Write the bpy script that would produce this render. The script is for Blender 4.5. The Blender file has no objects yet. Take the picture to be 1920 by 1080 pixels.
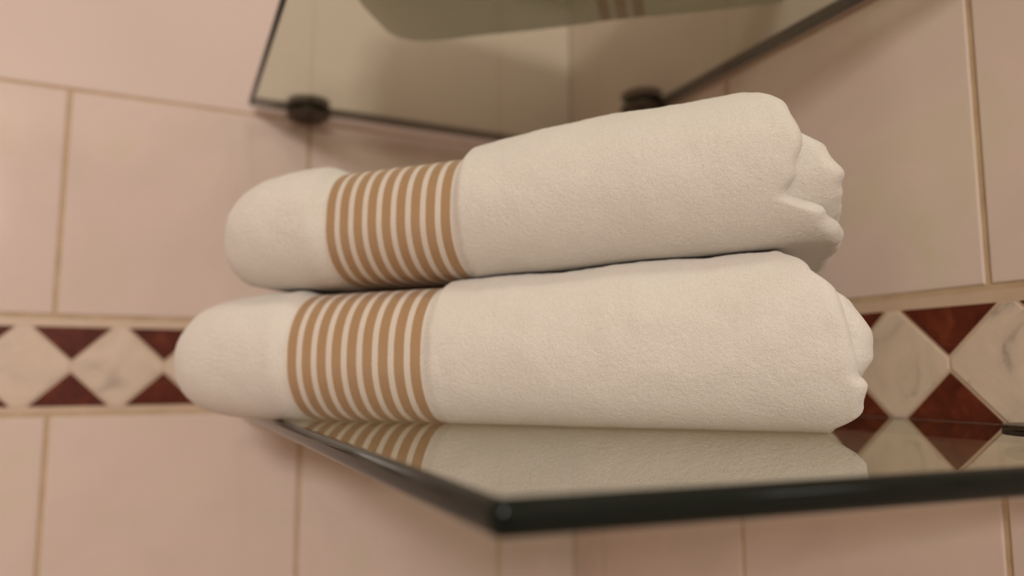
import bpy, bmesh, math, random
from mathutils import Vector, Matrix, noise

C = bpy.context.scene.collection
S = bpy.context.scene
random.seed(7)

# ------------------------------------------------------------------ camera, world, lights, exposure
PSI = math.radians(25.1)                      # view bearing, from +Y towards +X
PITCH = math.atan(159 / 1387.0)
CAM = Vector((-0.404, -0.706, 0.0))
cd = bpy.data.cameras.new('camera')
cam = bpy.data.objects.new('camera', cd)
C.objects.link(cam)
cd.lens = 26.0
cd.sensor_width = 36.0
cd.clip_start = 0.01
fwd = Vector((math.sin(PSI) * math.cos(PITCH), math.cos(PSI) * math.cos(PITCH), math.sin(PITCH)))
cam.location = CAM
cam.rotation_euler = fwd.to_track_quat('-Z', 'Y').to_euler()
cd.dof.use_dof = True
cd.dof.focus_distance = 0.325
cd.dof.aperture_fstop = 3.8
S.camera = cam

w = bpy.data.worlds.new('world')
w.use_nodes = True
w.node_tree.nodes['Background'].inputs[0].default_value = (1.0, 0.86, 0.72, 1)
w.node_tree.nodes['Background'].inputs[1].default_value = 0.05
S.world = w
S.view_settings.view_transform = 'Standard'
S.view_settings.look = 'None'
S.view_settings.exposure = -0.12
S.view_settings.gamma = 1.0
S.view_settings.use_curve_mapping = False


def area(name, loc, target, size, power, col, size_y=None, disk=False):
    l = bpy.data.lights.new(name, 'AREA')
    l.shape = 'DISK' if disk else ('RECTANGLE' if size_y else 'SQUARE')
    l.size = size
    if size_y:
        l.size_y = size_y
    l.energy = power
    l.color = col
    o = bpy.data.objects.new(name, l)
    o.location = loc
    o.rotation_euler = (Vector(target) - Vector(loc)).to_track_quat('-Z', 'Y').to_euler()
    C.objects.link(o)
    return o


WARM = (1.0, 0.948, 0.885)
area('mirror_light', (-1.42, -3.00, 0.74), (-0.25, -0.2, 0.05), 0.42, 38.5, WARM, size_y=0.26)
area('overhead_light', (-0.42, -0.62, 1.03), (-0.42, -0.62, 0), 0.12, 1.4, WARM, disk=True)
area('overhead_light', (-1.25, -1.00, 1.03), (-1.25, -1.0, 0), 0.12, 1.0, WARM, disk=True)
area('overhead_light', (-0.12, -0.97, 1.03), (-0.12, -0.97, 0), 0.06, 1.3, WARM, disk=True)  # added lamp without a known fixture, brightens the top of the towel stack


# ------------------------------------------------------------------ materials
def srgb(r, g, b):
    def f(c):
        c /= 255.0
        return c / 12.92 if c <= 0.04045 else ((c + 0.055) / 1.055) ** 2.4
    return (f(r), f(g), f(b), 1)


def new_mat(name):
    m = bpy.data.materials.new(name)
    m.use_nodes = True
    nt = m.node_tree
    return m, nt, nt.nodes['Principled BSDF']


def N(nt, t, **kw):
    n = nt.nodes.new(t)
    for k, v in kw.items():
        setattr(n, k, v)
    return n


def ramp(nt, fac, stops):
    r = N(nt, 'ShaderNodeValToRGB')
    el = r.color_ramp.elements
    while len(el) < len(stops):
        el.new(0.5)
    for e, (p, c) in zip(el, stops):
        e.position = p
        e.color = c
    nt.links.new(fac, r.inputs[0])
    return r.outputs[0]


def math_n(nt, op, a, b=None, c=None):
    n = N(nt, 'ShaderNodeMath', operation=op)
    for i, v in enumerate((a, b, c)):
        if v is None:
            continue
        if isinstance(v, (int, float)):
            n.inputs[i].default_value = v
        else:
            nt.links.new(v, n.inputs[i])
    return n.outputs[0]


def noise_tex(nt, vec, scale, detail=3, rough=0.5, dist=0.0):
    n = N(nt, 'ShaderNodeTexNoise')
    n.inputs['Scale'].default_value = scale
    n.inputs['Detail'].default_value = detail
    n.inputs['Roughness'].default_value = rough
    n.inputs['Distortion'].default_value = dist
    nt.links.new(vec, n.inputs['Vector'])
    return n.outputs['Fac']


def bump(nt, height, dist, strength, bs):
    b = N(nt, 'ShaderNodeBump')
    b.inputs['Distance'].default_value = dist
    b.inputs['Strength'].default_value = strength
    nt.links.new(height, b.inputs['Height'])
    nt.links.new(b.outputs[0], bs.inputs['Normal'])
    return b


def mat_tile():
    m, nt, b = new_mat('glazed_tile')
    tc = N(nt, 'ShaderNodeTexCoord').outputs['Object']
    f = noise_tex(nt, tc, 9.0, 3, 0.5, 1.2)
    c = ramp(nt, f, [(0.32, srgb(213, 196, 184)), (0.55, srgb(219, 200, 190)), (0.72, srgb(214, 200, 182))])
    nt.links.new(c, b.inputs['Base Color'])
    b.inputs['Roughness'].default_value = 0.10
    b.inputs['Specular IOR Level'].default_value = 0.3
    h = noise_tex(nt, tc, 14.0, 1)
    bump(nt, h, 0.001, 0.12, b)
    return m


def mat_grout():
    m, nt, b = new_mat('tan_grout')
    tc = N(nt, 'ShaderNodeTexCoord').outputs['Object']
    c = ramp(nt, noise_tex(nt, tc, 60, 3), [(0.3, srgb(182, 156, 126)), (0.7, srgb(200, 175, 144))])
    nt.links.new(c, b.inputs['Base Color'])
    b.inputs['Roughness'].default_value = 0.85
    return m


def mat_joint():
    m, nt, b = new_mat('border_joint')
    tc = N(nt, 'ShaderNodeTexCoord').outputs['Object']
    c = ramp(nt, noise_tex(nt, tc, 40, 3), [(0.3, srgb(196, 172, 148)), (0.7, srgb(207, 184, 160))])
    nt.links.new(c, b.inputs['Base Color'])
    b.inputs['Roughness'].default_value = 0.4
    return m


def mat_marble():
    m, nt, b = new_mat('white_marble')
    tc = N(nt, 'ShaderNodeTexCoord').outputs['Object']
    f = noise_tex(nt, tc, 26.0, 5, 0.6, 1.6)
    c = ramp(nt, f, [(0.28, srgb(172, 156, 142)), (0.40, srgb(204, 187, 169)), (0.62, srgb(216, 198, 178)), (0.8, srgb(220, 202, 182))])
    sp = noise_tex(nt, tc, 70.0, 2, 0.5, 0.4)
    sm = ramp(nt, sp, [(0.66, (0, 0, 0, 1)), (0.76, (1, 1, 1, 1))])
    mx = N(nt, 'ShaderNodeMix', data_type='RGBA')
    nt.links.new(math_n(nt, 'MULTIPLY', sm, 0.5), mx.inputs['Factor'])
    nt.links.new(c, mx.inputs['A'])
    mx.inputs['B'].default_value = srgb(140, 120, 104)
    nt.links.new(mx.outputs['Result'], b.inputs['Base Color'])
    b.inputs['Roughness'].default_value = 0.4
    b.inputs['Specular IOR Level'].default_value = 0.25
    return m


def mat_red():
    m, nt, b = new_mat('red_marble')
    tc = N(nt, 'ShaderNodeTexCoord').outputs['Object']
    f = noise_tex(nt, tc, 60.0, 4, 0.6, 0.8)
    c = ramp(nt, f, [(0.3, srgb(74, 30, 17)), (0.55, srgb(94, 41, 25)), (0.75, srgb(120, 60, 37))])
    nt.links.new(c, b.inputs['Base Color'])
    b.inputs['Roughness'].default_value = 0.4
    b.inputs['Specular IOR Level'].default_value = 0.15
    return m


def mat_terry():
    m, nt, b = new_mat('white_terry')
    tc = N(nt, 'ShaderNodeTexCoord').outputs['Object']
    b.inputs['Base Color'].default_value = srgb(247, 238, 226)
    b.inputs['Roughness'].default_value = 0.95
    b.inputs['Specular IOR Level'].default_value = 0.1
    b.inputs['Sheen Weight'].default_value = 0.35
    b.inputs['Sheen Roughness'].default_value = 0.6
    b.inputs['Subsurface Weight'].default_value = 0.0
    f1 = noise_tex(nt, tc, 1500.0, 3, 0.7)
    f2 = noise_tex(nt, tc, 500.0, 3, 0.6)
    h = math_n(nt, 'ADD', math_n(nt, 'MULTIPLY', f1, 0.6), f2)
    bump(nt, h, 0.0008, 0.7, b)
    c = ramp(nt, f1, [(0.3, srgb(218, 212, 202)), (0.6, srgb(233, 228, 219))])
    nt.links.new(c, b.inputs['Base Color'])
    return m


def mat_band():
    m, nt, b = new_mat('striped_weave')
    uv = N(nt, 'ShaderNodeUVMap', uv_map='cloth').outputs[0]
    sp = N(nt, 'ShaderNodeSeparateXYZ')
    nt.links.new(uv, sp.inputs[0])
    u, v = sp.outputs[0], sp.outputs[1]          # u: stripe count, v: metres round the roll
    jag = N(nt, 'ShaderNodeTexNoise')
    jag.inputs['Scale'].default_value = 1.0
    cb = N(nt, 'ShaderNodeCombineXYZ')
    nt.links.new(math_n(nt, 'MULTIPLY', v, 900.0), cb.inputs[0])
    nt.links.new(cb.outputs[0], jag.inputs['Vector'])
    uj = math_n(nt, 'ADD', u, math_n(nt, 'MULTIPLY', math_n(nt, 'SUBTRACT', jag.outputs['Fac'], 0.5), 0.12))
    fr = math_n(nt, 'FRACT', uj)
    tan = math_n(nt, 'MULTIPLY', math_n(nt, 'LESS_THAN', fr, 0.62),
                 math_n(nt, 'MULTIPLY', math_n(nt, 'GREATER_THAN', uj, 0.0), math_n(nt, 'LESS_THAN', uj, 8.99)))
    # fine woven rows
    wa = math_n(nt, 'SINE', math_n(nt, 'MULTIPLY', v, 2 * math.pi / 0.0011))
    wb = math_n(nt, 'SINE', math_n(nt, 'ADD', math_n(nt, 'MULTIPLY', u, 2 * math.pi * 9), math_n(nt, 'MULTIPLY', v, 2 * math.pi / 0.0022)))
    wv = math_n(nt, 'MULTIPLY', math_n(nt, 'ADD', math_n(nt, 'MULTIPLY', wa, wb), 1.0), 0.5)
    tcol = ramp(nt, wv, [(0.1, srgb(148, 112, 72)), (0.6, srgb(184, 148, 106)), (0.95, srgb(212, 178, 136))])
    mx = N(nt, 'ShaderNodeMix', data_type='RGBA')
    nt.links.new(tan, mx.inputs['Factor'])
    mx.inputs['A'].default_value = srgb(228, 217, 203)
    nt.links.new(tcol, mx.inputs['B'])
    nt.links.new(mx.outputs['Result'], b.inputs['Base Color'])
    b.inputs['Roughness'].default_value = 0.6
    nt.links.new(math_n(nt, 'SUBTRACT', 0.85, math_n(nt, 'MULTIPLY', tan, 0.42)), b.inputs['Roughness'])
    b.inputs['Sheen Weight'].default_value = 0.2
    h = math_n(nt, 'SUBTRACT', math_n(nt, 'MULTIPLY', wv, 0.5), math_n(nt, 'MULTIPLY', tan, 0.6))
    bump(nt, h, 0.0006, 0.8, b)
    return m


def mat_glass():
    """thin clear float glass: fresnel reflection of both faces at entry, green tinted transmission"""
    m = bpy.data.materials.new('clear_glass')
    m.use_nodes = True
    nt = m.node_tree
    nt.nodes.clear()
    out = N(nt, 'ShaderNodeOutputMaterial')
    geo = N(nt, 'ShaderNodeNewGeometry')
    fr = N(nt, 'ShaderNodeFresnel')
    fr.inputs['IOR'].default_value = 1.52
    R = fr.outputs[0]
    R2 = math_n(nt, 'DIVIDE', math_n(nt, 'MULTIPLY', R, 2.0), math_n(nt, 'ADD', R, 1.0))
    fac = math_n(nt, 'MULTIPLY', R2, math_n(nt, 'SUBTRACT', 1.0, geo.outputs['Backfacing']))
    tr = N(nt, 'ShaderNodeBsdfTransparent')
    tr.inputs[0].default_value = (0.87, 0.905, 0.84, 1)
    gl = N(nt, 'ShaderNodeBsdfGlossy')
    gl.inputs['Color'].default_value = (0.97, 1.0, 0.96, 1)
    gl.inputs['Roughness'].default_value = 0.0
    mx = N(nt, 'ShaderNodeMixShader')
    nt.links.new(fac, mx.inputs[0])
    nt.links.new(tr.outputs[0], mx.inputs[1])
    nt.links.new(gl.outputs[0], mx.inputs[2])
    nt.links.new(mx.outputs[0], out.inputs[0])
    return m


def mat_edge():
    m, nt, b = new_mat('polished_glass_edge')
    b.inputs['Base Color'].default_value = (0.006, 0.010, 0.007, 1)
    b.inputs['Roughness'].default_value = 0.08
    b.inputs['Specular IOR Level'].default_value = 0.2
    b.inputs['IOR'].default_value = 1.5
    return m


def mat_simple(name, col, rough, metal=0.0, scale=120):
    m, nt, b = new_mat(name)
    tc = N(nt, 'ShaderNodeTexCoord').outputs['Object']
    f = noise_tex(nt, tc, scale, 2)
    c2 = tuple(min(1, x * 1.08) for x in col[:3]) + (1,)
    nt.links.new(ramp(nt, f, [(0.3, col), (0.7, c2)]), b.inputs['Base Color'])
    b.inputs['Roughness'].default_value = rough
    b.inputs['Metallic'].default_value = metal
    return m


TILE, GROUT, JOINT, MARBLE, RED = mat_tile(), mat_grout(), mat_joint(), mat_marble(), mat_red()
TERRY, BAND, GLASS, EDGE = mat_terry(), mat_band(), mat_glass(), mat_edge()
PLASTER = mat_simple('ceiling_plaster', srgb(226, 214, 200), 0.9)
FLOOR = mat_simple('stone_floor', srgb(176, 150, 128), 0.4)
PLASTER_WALL = mat_simple('painted_plaster', srgb(210, 192, 181), 0.5, 0.0, 5)
REAR = mat_simple('darkened_rear_wall', srgb(74, 56, 44), 0.6, 0.0, 6)  # invented dark finish on the unseen wall, keeps the shelf edge reflections dark
METAL = mat_simple('dark_chrome', (0.09, 0.075, 0.06, 1), 0.35, 1.0)


# ------------------------------------------------------------------ helpers
def obj(name, bm, mats, parent=None, smooth=False):
    me = bpy.data.meshes.new(name)
    bm.normal_update()
    bm.to_mesh(me)
    bm.free()
    for m in (mats if isinstance(mats, (list, tuple)) else [mats]):
        me.materials.append(m)
    if smooth:
        for p in me.polygons:
            p.use_smooth = True
    o = bpy.data.objects.new(name, me)
    C.objects.link(o)
    if parent:
        o.parent = parent
    return o


def thing(name, label, cat, loc=(0, 0, 0), rotz=0.0, group=None):
    o = bpy.data.objects.new(name, None)
    o.empty_display_size = 0.03
    C.objects.link(o)
    o.location = loc
    o.rotation_euler = (0, 0, rotz)
    o['label'] = label
    o['category'] = cat
    if group:
        o['group'] = group
    return o


def box(bm, a, b, mi=0):
    (x0, y0, z0), (x1, y1, z1) = a, b
    v = [bm.verts.new((x, y, z)) for x in (x0, x1) for y in (y0, y1) for z in (z0, z1)]
    for q in ((0, 1, 3, 2), (4, 6, 7, 5), (0, 4, 5, 1), (2, 3, 7, 6), (0, 2, 6, 4), (1, 5, 7, 3)):
        f = bm.faces.new([v[i] for i in q])
        f.material_index = mi
    return v


# ------------------------------------------------------------------ tiled walls
ZFLOOR, ZCEIL = -1.36, 1.04
Z_UP, Z_DN = 0.0462, -0.0337          # bottom of the course above / top of the course below the border
ROW = 0.1935
GW = 0.0036                           # joint width
RX, RY = -1.95, -3.30                 # far sides of the room


def tiled_wall(name, place, u0, u1, grout_us, apex_u, border=True, plain_top=True):
    """place(u, z, d): point at u along the wall, height z, d in front of the tile face (negative = into the wall)"""
    bm = bmesh.new()

    def poly(pts, mi, face=0.0, back=-0.0016, ch=0.0009):
        n = len(pts)
        cu = sum(p[0] for p in pts) / n
        cz = sum(p[1] for p in pts) / n
        rings = []
        for inset, d in ((0, back), (0, face - ch), (ch * 0.35, face - ch * 0.3), (ch * 1.1, face)):
            ring = []
            for i, (u, z) in enumerate(pts):
                # inset along the corner bisector
                pu, pz = pts[i - 1]
                nu, nz = pts[(i + 1) % n]
                e1 = Vector((u - pu, z - pz)).normalized()
                e2 = Vector((nu - u, nz - z)).normalized()
                n1 = Vector((-e1.y, e1.x))
                n2 = Vector((-e2.y, e2.x))
                bis = (n1 + n2)
                bis = bis / max(0.25, bis.dot(n1))
                ring.append(bm.verts.new(place(u + bis.x * inset, z + bis.y * inset, d)))
            rings.append(ring)
        for a, b in zip(rings, rings[1:]):
            for i in range(n):
                f = bm.faces.new((a[i], a[(i + 1) % n], b[(i + 1) % n], b[i]))
                f.material_index = mi
                f.smooth = False
        f = bm.faces.new(rings[-1])
        f.material_index = mi

    def slab(z0, z1, mi, d1):
        vs = [bm.verts.new(place(u, z, d)) for u in (u0, u1) for z in (z0, z1) for d in (-0.02, d1)]
        for q in ((0, 1, 3, 2), (4, 6, 7, 5), (0, 4, 5, 1), (2, 3, 7, 6), (0, 2, 6, 4), (1, 5, 7, 3)):
            f = bm.faces.new([vs[i] for i in q])
            f.material_index = mi

    slab(ZFLOOR, ZCEIL, 1, -0.0011)
    us = sorted(set([u0] + [g for g in grout_us if u0 + 0.004 < g < u1 - 0.004] + [u1]))
    rows = []
    z = Z_UP
    while z < ZCEIL - 0.01:
        rows.append((z, min(z + ROW, ZCEIL)))
        z += ROW
    z = Z_DN if border else Z_UP
    while z > ZFLOOR + 0.01:
        rows.append((max(z - ROW, ZFLOOR), z))
        z -= ROW
    h = GW / 2
    if plain_top:
        rows = [q for q in rows if q[0] < Z_UP + ROW - 0.01]
        zt = Z_UP + ROW
        poly([(u0, zt + 0.001), (u1, zt + 0.001), (u1, ZCEIL), (u0, ZCEIL)], 5, -0.0004, -0.0016, 0.0006)
    for (za, zb) in rows:
        for ua, ub in zip(us, us[1:]):
            if ub - ua < 0.012:
                continue
            ja = 0 if ua == u0 else h
            jb = 0 if ub == u1 else h
            poly([(ua + ja, za + h), (ub - jb, za + h), (ub - jb, zb - h), (ua + ja, zb - h)], 0)
    if border:
        # pale bed of the mosaic border
        vs = [bm.verts.new(place(u, zz, -0.0007)) for (u, zz) in ((u0, Z_DN + h), (u1, Z_DN + h), (u1, Z_UP - h), (u0, Z_UP - h))]
        f = bm.faces.new(vs)
        f.material_index = 2
        P, ZC, HB, HW, AP = 0.069, 0.0052, 0.0324, 0.0285, 0.0049
        sl = HW / (HB - AP)
        k0 = int(math.floor((u0 - apex_u) / P)) - 1
        for k in range(k0, k0 + int((u1 - u0) / P) + 4):
            uc = apex_u + k * P
            for sg in (1, -1):
                if uc - HW < u0 or uc + HW > u1:
                    continue
                t = [(uc - HW, ZC + sg * HB), (uc, ZC + sg * AP), (uc + HW, ZC + sg * HB)]
                if sg < 0:
                    t.reverse()
                poly(t, 4, 0.0, -0.0012, 0.0004)
            um = uc + P / 2
            a = P / 2 + 0.0022
            tx = P / 2 - 0.0009
            bz = a / sl
            tz = min(bz, HB - 0.0002)
            e = (a - tx) / sl
            eu = (bz - tz) * sl
            r = [(um - tx, ZC - e), (um - eu, ZC - tz), (um + eu, ZC - tz), (um + tx, ZC - e),
                 (um + tx, ZC + e), (um + eu, ZC + tz), (um - eu, ZC + tz), (um - tx, ZC + e)]
            if um - tx > u0 and um + tx < u1:
                poly(r, 3, 0.0, -0.0012, 0.0004)
    o = obj(name, bm, [TILE, GROUT, JOINT, MARBLE, RED, PLASTER_WALL])
    o['kind'] = 'structure'
    return o


gl = [-0.0878 - 0.1995 * k for k in range(0, 18)]
gr = [-0.0570 - 0.1985 * k for k in range(0, 18)]
tiled_wall('wall_left', lambda u, z, d: Vector((u, -d, z)), RX, 0.0, gl, -0.4729)
tiled_wall('wall_right', lambda u, z, d: Vector((-d, -u, z)), 0.0, -RY, [-g for g in gr], 0.4291)
tiled_wall('wall_far_left', lambda u, z, d: Vector((RX + d, -u, z)), 0.0, -RY, [-g for g in gr], 0.4291, True)
bm = bmesh.new()
box(bm, (RX, RY - 0.02, ZFLOOR), (0.0, RY, ZCEIL))
obj('wall_rear', bm, REAR)['kind'] = 'structure'
for nm, z0, z1, m in (('floor', ZFLOOR - 0.02, ZFLOOR, FLOOR), ('ceiling', ZCEIL, ZCEIL + 0.02, PLASTER)):
    bm = bmesh.new()
    box(bm, (RX - 0.02, RY - 0.02, z0), (0.02, 0.02, z1))
    obj(nm, bm, m)['kind'] = 'structure'


# ------------------------------------------------------------------ glass shelves
T = 0.0088


def glass_shelf(label, corners, zt, T=T, r=0.0034):
    """corners: plan polygon, counter-clockwise. Faces and polished edges are two parts."""
    cx = sum(c[0] for c in corners) / 4
    cy = sum(c[1] for c in corners) / 4
    t = thing('glass_shelf', label, 'shelf', (cx, cy, zt - T), 0, 'corner glass shelves')

    def outline(inset, rad=0.004):
        pts = []
        n = len(corners)
        for i in range(n):
            p = Vector(corners[i]); a = Vector(corners[i - 1]); b = Vector(corners[(i + 1) % n])
            e1 = (p - a).normalized(); e2 = (b - p).normalized()
            n1 = Vector((-e1.y, e1.x)); n2 = Vector((-e2.y, e2.x))
            R = rad
            c = p + (n1 + n2) * R / max(0.2, (n1 + n2).dot(n1)) 
            a0 = math.atan2(-n1.y, -n1.x)
            a1 = math.atan2(-n2.y, -n2.x)
            while a1 < a0:
                a1 += 2 * math.pi
            for k in range(9):
                an = a0 + (a1 - a0) * k / 8
                pts.append(c + Vector((math.cos(an), math.sin(an))) * (R - inset))
        return pts
    prof = []
    for k in range(17):                      # softly rounded (pencil) edge
        an = math.pi * k / 16
        prof.append((r - r * math.sin(an) ** 0.8, T / 2 + T / 2 * math.copysign(abs(math.cos(an)) ** 0.9, math.cos(an))))
    bm = bmesh.new()
    rings = []
    for ins, z in prof:
        rings.append([bm.verts.new((p.x - cx, p.y - cy, z)) for p in outline(ins)])
    n = len(rings[0])
    for a, b in zip(rings, rings[1:]):
        for i in range(n):
            bm.faces.new((a[i], b[i], b[(i + 1) % n], a[(i + 1) % n]))
    bmesh.ops.recalc_face_normals(bm, faces=bm.faces)
    e = obj('polished_edge', bm, EDGE, t, smooth=True)
    e['label'] = 'dark green polished glass edge'
    bm = bmesh.new()
    bm.faces.new([bm.verts.new((p.x - cx, p.y - cy, T)) for p in outline(r)])
    bm.faces.new([bm.verts.new((p.x - cx, p.y - cy, 0)) for p in reversed(outline(r))])
    obj('glass_pane', bm, GLASS, t)
    return t


ZS = -0.0272
glass_shelf('lower clear glass corner shelf under the two striped towels',
            [(-0.3385, -0.5570), (-0.0012, -0.5880), (-0.0012, -0.0150), (-0.3460, -0.0150)], ZS)
ZU = 0.2410
glass_shelf('upper clear glass corner shelf seen from below, over the stacked towels',
            [(-0.3470, -0.5700), (-0.0012, -0.5700), (-0.0012, -0.0150), (-0.3460, -0.0150)], ZU + T)


def clip(label, x, y, rz, zg, top=0.0024):
    """round clamp on the wall at (x, y); rz turns +Y to point into the wall"""
    t = thing('shelf_clip', label, 'clip', (x, y, zg), rz, 'metal shelf clips')

    def round_plate(r, z0, z1, bev, depth=0.0185):
        bm = bmesh.new()
        rings = []
        for ins, z in ((bev, z0), (bev * 0.3, z0 + bev * 0.3), (0, z0 + bev), (0, z1 - bev), (bev * 0.3, z1 - bev * 0.3), (bev, z1)):
            ring = []
            for k in range(40):
                an = 2 * math.pi * k / 40
                ring.append(bm.verts.new(((r - ins) * math.cos(an), -0.0215 + (depth - ins) * math.sin(an), z)))
            rings.append(ring)
        n = len(rings[0])
        for a, b in zip(rings, rings[1:]):
            for i in range(n):
                bm.faces.new((a[i], a[(i + 1) % n], b[(i + 1) % n], b[i]))
        bm.faces.new(rings[0][::-1])
        bm.faces.new(rings[-1])
        bmesh.ops.recalc_face_normals(bm, faces=bm.faces)
        return bm
    obj('upper_plate', round_plate(0.0195, T + 0.0001, T + 0.0001 + top, 0.0006), METAL, t)
    obj('lower_plate', round_plate(0.0195, -0.0050, -0.0001, 0.0022), METAL, t)
    bm = bmesh.new()
    box(bm, (-0.006, -0.006, -0.0045), (0.006, -0.0002, -0.0004))
    obj('wall_stem', bm, METAL, t)
    bm = bmesh.new()
    m = Matrix.Translation((0, -0.0215, -0.0057))
    bmesh.ops.create_cone(bm, cap_ends=True, segments=20, radius1=0.0035, radius2=0.0042, depth=0.0016, matrix=m)
    obj('screw', bm, METAL, t, smooth=False)
    return t


clip('dark metal clip holding the upper glass shelf to the left wall', -0.2930, -0.0002, 0, ZU)
clip('dark metal clip of the upper shelf on the right wall, above the top towel', -0.0002, -0.1680, -math.pi / 2, ZU)
clip('small metal clip of the lower shelf on the right wall at the frame edge', -0.0002, -0.4915, -math.pi / 2, ZS - T)


# ------------------------------------------------------------------ towels
def lerp_tab(tab, x):
    if x <= tab[0][0]:
        return tab[0][1]
    for (a, fa), (b, fb) in zip(tab, tab[1:]):
        if x <= b:
            t = (x - a) / (b - a)
            t = t * t * (3 - 2 * t)
            return fa + (fb - fa) * t
    return tab[-1][1]


def sstep(a, b, x):
    t = max(0.0, min(1.0, (x - a) / (b - a)))
    return t * t * (3 - 2 * t)


def make_towel(label, origin, axis_deg, SL, PER, bot, top, outer, inner, front=0.038, back=0.095, seed=0.0,
               tip_z=0.42, group=None, NP=220, bandstep=0.003, tipr=0.075, stripes=9, tipe=0.62):
    """origin: foot of the front contact line at the right edge of the band.
    Local x runs along the roll (towards its open right end), y goes back into it, z up.
    bot(x), top(x): lower and upper surface heights; outer / inner: tables height fraction -> x of the layer ends."""
    t = thing('folded_towel', label, 'towel', origin, math.radians(axis_deg), group)
    off = Vector((seed, seed * 2.3, -seed))
    BL = -((stripes - 0.38) * PER) - 0.0012

    def band_in(x):
        return sstep(BL - 0.010, BL - 0.001, x) * (1 - sstep(0.0002, 0.008, x))

    def section(q, x, inset, grow=1.0):
        """q in 0..1 from the top back edge over the front bulge to the bottom back edge and round the back"""
        zb, zt = bot(x), top(x)
        H = (zt - zb)
        a = front - inset
        hh = H / 2 - inset
        zc = (zb + zt) / 2
        bk = back - inset
        Lf = math.pi * 0.5 * (a + hh)
        Lb = math.pi * 0.5 * (0.02 + hh)
        per = 2 * bk + Lf + Lb
        s = q * per
        if s < bk:                       # top, from the back towards the front
            y, z, f = bk - s, hh, (0, 1)
        elif s < bk + Lf:
            an = (s - bk) / Lf * math.pi
            ex = 0.92
            sy = math.sin(an); cz = math.cos(an)
            y, z = -a * (abs(sy) ** ex), hh * (math.copysign(abs(cz) ** ex, cz))
            f = (-sy, cz)
        elif s < 2 * bk + Lf:
            y, z, f = s - bk - Lf, -hh, (0, -1)
        else:
            an = (s - 2 * bk - Lf) / Lb * math.pi
            y, z = bk + 0.02 * math.sin(an), -hh * math.cos(an)
            f = (math.sin(an), -math.cos(an))
        return y, z, zc, f, hh, s

    def disp(x, y, z, amp):
        p = Vector((x, y, z)) + off
        n = noise.noise(p * 28) * 0.0012 + noise.noise(p * 85) * 0.00060 + noise.noise(p * 330) * 0.00020
        return n * amp

    # s stations: from the left tip to the right end, then round the rim and back inside
    XR = 0.0006
    marks = []

    def build(kind):
        ins0 = 0.0 if kind == 'outer' else 0.0095
        tab = outer if kind == 'outer' else inner
        st = []
        rim = 0.0065 if kind == 'outer' else 0.0085
        if kind == 'outer':
            nt_ = 60
            xl = SL + tipr
            for i in range(nt_):                 # closed left tip
                an = math.pi / 2 * (1 - i / (nt_ - 1))
                st.append(('tip', math.sin(an), math.cos(an)))
            for xa, xb, cnt in ((xl, BL, 60), (BL, XR, 110), (XR, 0.045, 50)):
                for i in range(1, cnt + 1):
                    st.append(('body', xa + (xb - xa) * i / cnt, None))
                marks.append(len(st) - 1)
            for i in range(1, 181):
                st.append(('body', 0.0, i / 180))
        else:
            for i in range(0, 90):
                st.append(('body', 0.0, i / 89))
        nr = 16
        for i in range(1, nr + 1):
            an = math.pi * (i / nr) if kind == 'outer' else math.pi / 2 * (i / nr)
            st.append(('rim', math.sin(an), 1 - math.cos(an)))
        if kind == 'outer':
            for i in range(1, 8):
                st.append(('in', i / 7, 0))
        else:
            for i in range(1, 10):
                st.append(('cap', i / 9, 0))
        verts, uvs = [], []
        for (k, a, b) in st:
            row, ur = [], []
            for j in range(NP):
                q = j / NP
                # height fraction for the end tables
                _, z_, _, _, hh_, s_ = section(q, 0.1, 0)
                y_ = _
                v = (z_ / hh_ + 1) / 2
                yy = section(q, 0.1, 0)[0]
                xe = lerp_tab(tab, v) + 0.0020 * noise.noise(Vector((q * 14, seed, 3.1))) + 0.0012 * noise.noise(Vector((q * 45, seed, 7.7)))
                if yy > 0.0:
                    xe -= 0.10 * min(yy, 0.06) * 0.5
                ins, sc = ins0, 1.0
                if k == 'tip':
                    x = xl - tipr * a
                    sc = b
                elif k == 'body':
                    x = a if b is None else 0.045 + (xe - rim - 0.045) * b
                elif k == 'rim':
                    x = xe - rim + rim * a
                    ins = ins0 + rim * b
                elif k == 'in':
                    x = xe - rim - 0.02 * a
                    ins = ins0 + 2 * rim
                else:
                    x = xe + (lerp_tab(tab, 0.5) - xe) * sstep(0.3, 1, a) - 0.003 * math.sin(a * 3)
                    ins = ins0 + rim
                    sc = 1 - a
                y, z, zc, f, hh, s = section(q, x, ins)
                dsp = 0.0
                bi = band_in(x) if kind == 'outer' else 0.0
                dsp += disp(x, y, z, 1.0 - 0.85 * bi)
                puff = bandstep * (1 - bi) - bandstep
                under = max(0.0, -f[1])                       # flat where it rests
                dd = dsp * (1 - 0.8 * under) + puff * (1 - 0.7 * under) + (0.0012 if kind == 'outer' else 0)
                if kind == 'inner':
                    dd += 0.0022 * noise.noise(Vector((x * 55, y * 40, z * 40 + seed)))
                y += f[0] * dd
                z += f[1] * dd
                z = max(z, -hh) if ins == 0 else z
                if sc != 1.0:
                    if k == 'tip':
                        e = max(0.0, 1 - (1 - sc) ** 1.0)
                        sz = max(0.0, 1 - (1 - e) ** 2) ** tipe
                        sy = max(0.0, 1 - (1 - e) ** 2) ** 0.5
                        zt_ = -hh + 2 * hh * tip_z
                        z = zt_ + (z - zt_) * sz
                        y = 0.03 + (y - 0.03) * sy
                        wob = disp(x, y + 1, z, 1.0)
                        x += wob
                    else:
                        z = z * sc
                        y = 0.02 + (y - 0.02) * sc
                        x += 0.0035 * noise.noise(Vector((y * 70, z * 70, seed)))
                row.append((x, y, zc + z))
                ur.append((-x / PER, s))
            verts.append(row)
            uvs.append(ur)
        return verts, uvs

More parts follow.
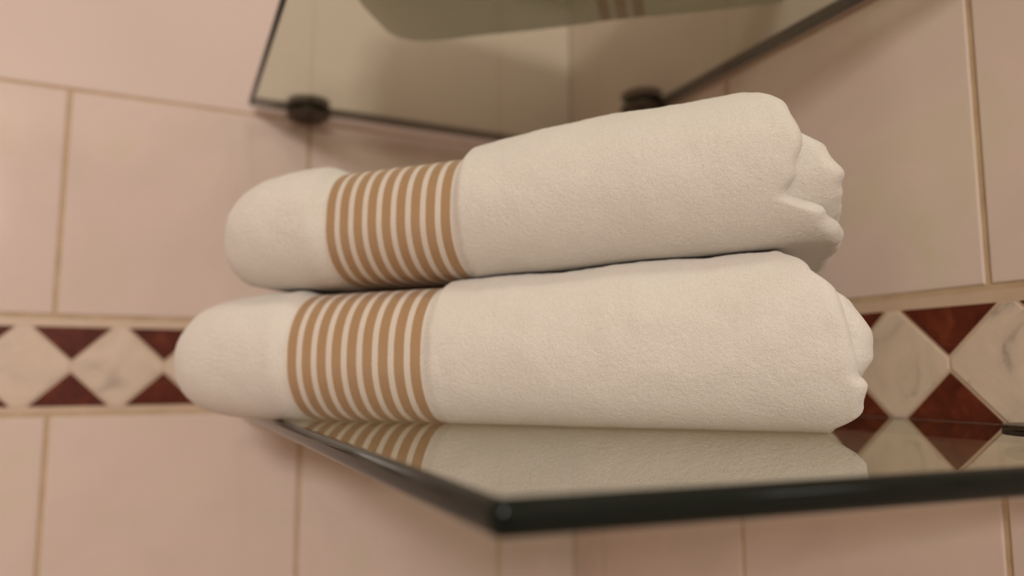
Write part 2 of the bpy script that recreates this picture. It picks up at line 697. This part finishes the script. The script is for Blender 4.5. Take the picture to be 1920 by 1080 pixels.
    def mesh(name, rows, uvs, mat, close0=False, close1=False):
        bm = bmesh.new()
        uvl = bm.loops.layers.uv.new('cloth')
        R = [[bm.verts.new(p) for p in r] for r in rows]
        n = NP
        for i in range(len(R) - 1):
            for j in range(n):
                j2 = (j + 1) % n
                f = bm.faces.new((R[i][j], R[i][j2], R[i + 1][j2], R[i + 1][j]))
                vs = (uvs[i][j], uvs[i][j2], uvs[i + 1][j2], uvs[i + 1][j])
                for l, c in zip(f.loops, vs):
                    vv = c[1]
                    if j2 == 0 and c in (uvs[i][0], uvs[i + 1][0]):
                        vv = uvs[i][j][1] + 0.001
                    l[uvl].uv = (c[0], vv)
        if close0:
            f = bm.faces.new(R[0])
        if close1:
            f = bm.faces.new(R[-1][::-1])
        bmesh.ops.recalc_face_normals(bm, faces=bm.faces)
        return obj(name, bm, mat, t, smooth=True)

    rows, uvs = build('outer')
    m1, m2 = marks[0], marks[1]
    mesh('terry_end', rows[:m1 + 1], uvs[:m1 + 1], TERRY)
    mesh('striped_band', rows[m1:m2 + 1], uvs[m1:m2 + 1], BAND)['label'] = 'woven band of tan stripes'
    mesh('terry_wrap', rows[m2:], uvs[m2:], TERRY)
    ri, ui = build('inner')
    mesh('inner_fold', ri, ui, TERRY)
    return t


A_DEG = -45.0
LT = [(-0.178, 0.071), (-0.09, 0.0745), (0.0, 0.0755), (0.05, 0.0780), (0.12, 0.0815), (0.20, 0.0845)]
# heights below are in world metres minus the origin height
low = make_towel(
    'lower white towel with tan striped band, lying directly on the glass shelf',
    (-0.2605, -0.3185, ZS + 0.0003), A_DEG, -0.178, 0.00935,
    bot=lambda x: 0.0,
    top=lambda x: lerp_tab(LT, x),
    outer=[(0.0, 0.196), (0.12, 0.206), (0.24, 0.207), (0.32, 0.203), (0.55, 0.200), (0.75, 0.196), (0.9, 0.186), (1.0, 0.178)],
    inner=[(0.0, 0.193), (0.2, 0.206), (0.36, 0.210), (0.55, 0.210), (0.75, 0.203), (0.9, 0.194), (1.0, 0.184)],
    seed=1.3, tipr=0.094, tipe=1.0, group='folded striped towels')
upp = make_towel(
    'upper white towel with tan striped band, stacked on the lower towel',
    (-0.2500, -0.3290, ZS + 0.0005), A_DEG, -0.158, 0.00868,
    bot=lambda x: lerp_tab(LT, x + 0.017) + 0.0020,
    top=lambda x: lerp_tab(LT, x + 0.017) + 0.0008 + lerp_tab([(-0.158, 0.068), (-0.08, 0.072), (0.0, 0.0725), (0.06, 0.077), (0.16, 0.078)], x),
    outer=[(0.0, 0.188), (0.12, 0.180), (0.25, 0.163), (0.36, 0.166), (0.6, 0.170), (0.82, 0.166), (1.0, 0.150)],
    inner=[(0.0, 0.188), (0.3, 0.187), (0.55, 0.180), (0.8, 0.169), (1.0, 0.152)],
    seed=4.1, tipr=0.080, tipe=0.72, group='folded striped towels', bandstep=0.0055)
make_towel(
    'white striped towel on the upper glass shelf, seen through it from below',
    (-0.168, -0.371, ZU + T + 0.0006), -38.5, -0.205, 0.0118,
    bot=lambda x: 0.0, top=lambda x: 0.130,
    outer=[(0.0, 0.10), (1.0, 0.10)], inner=[(0.0, 0.11), (1.0, 0.11)],
    seed=8.2, stripes=3, group='folded striped towels', NP=140)
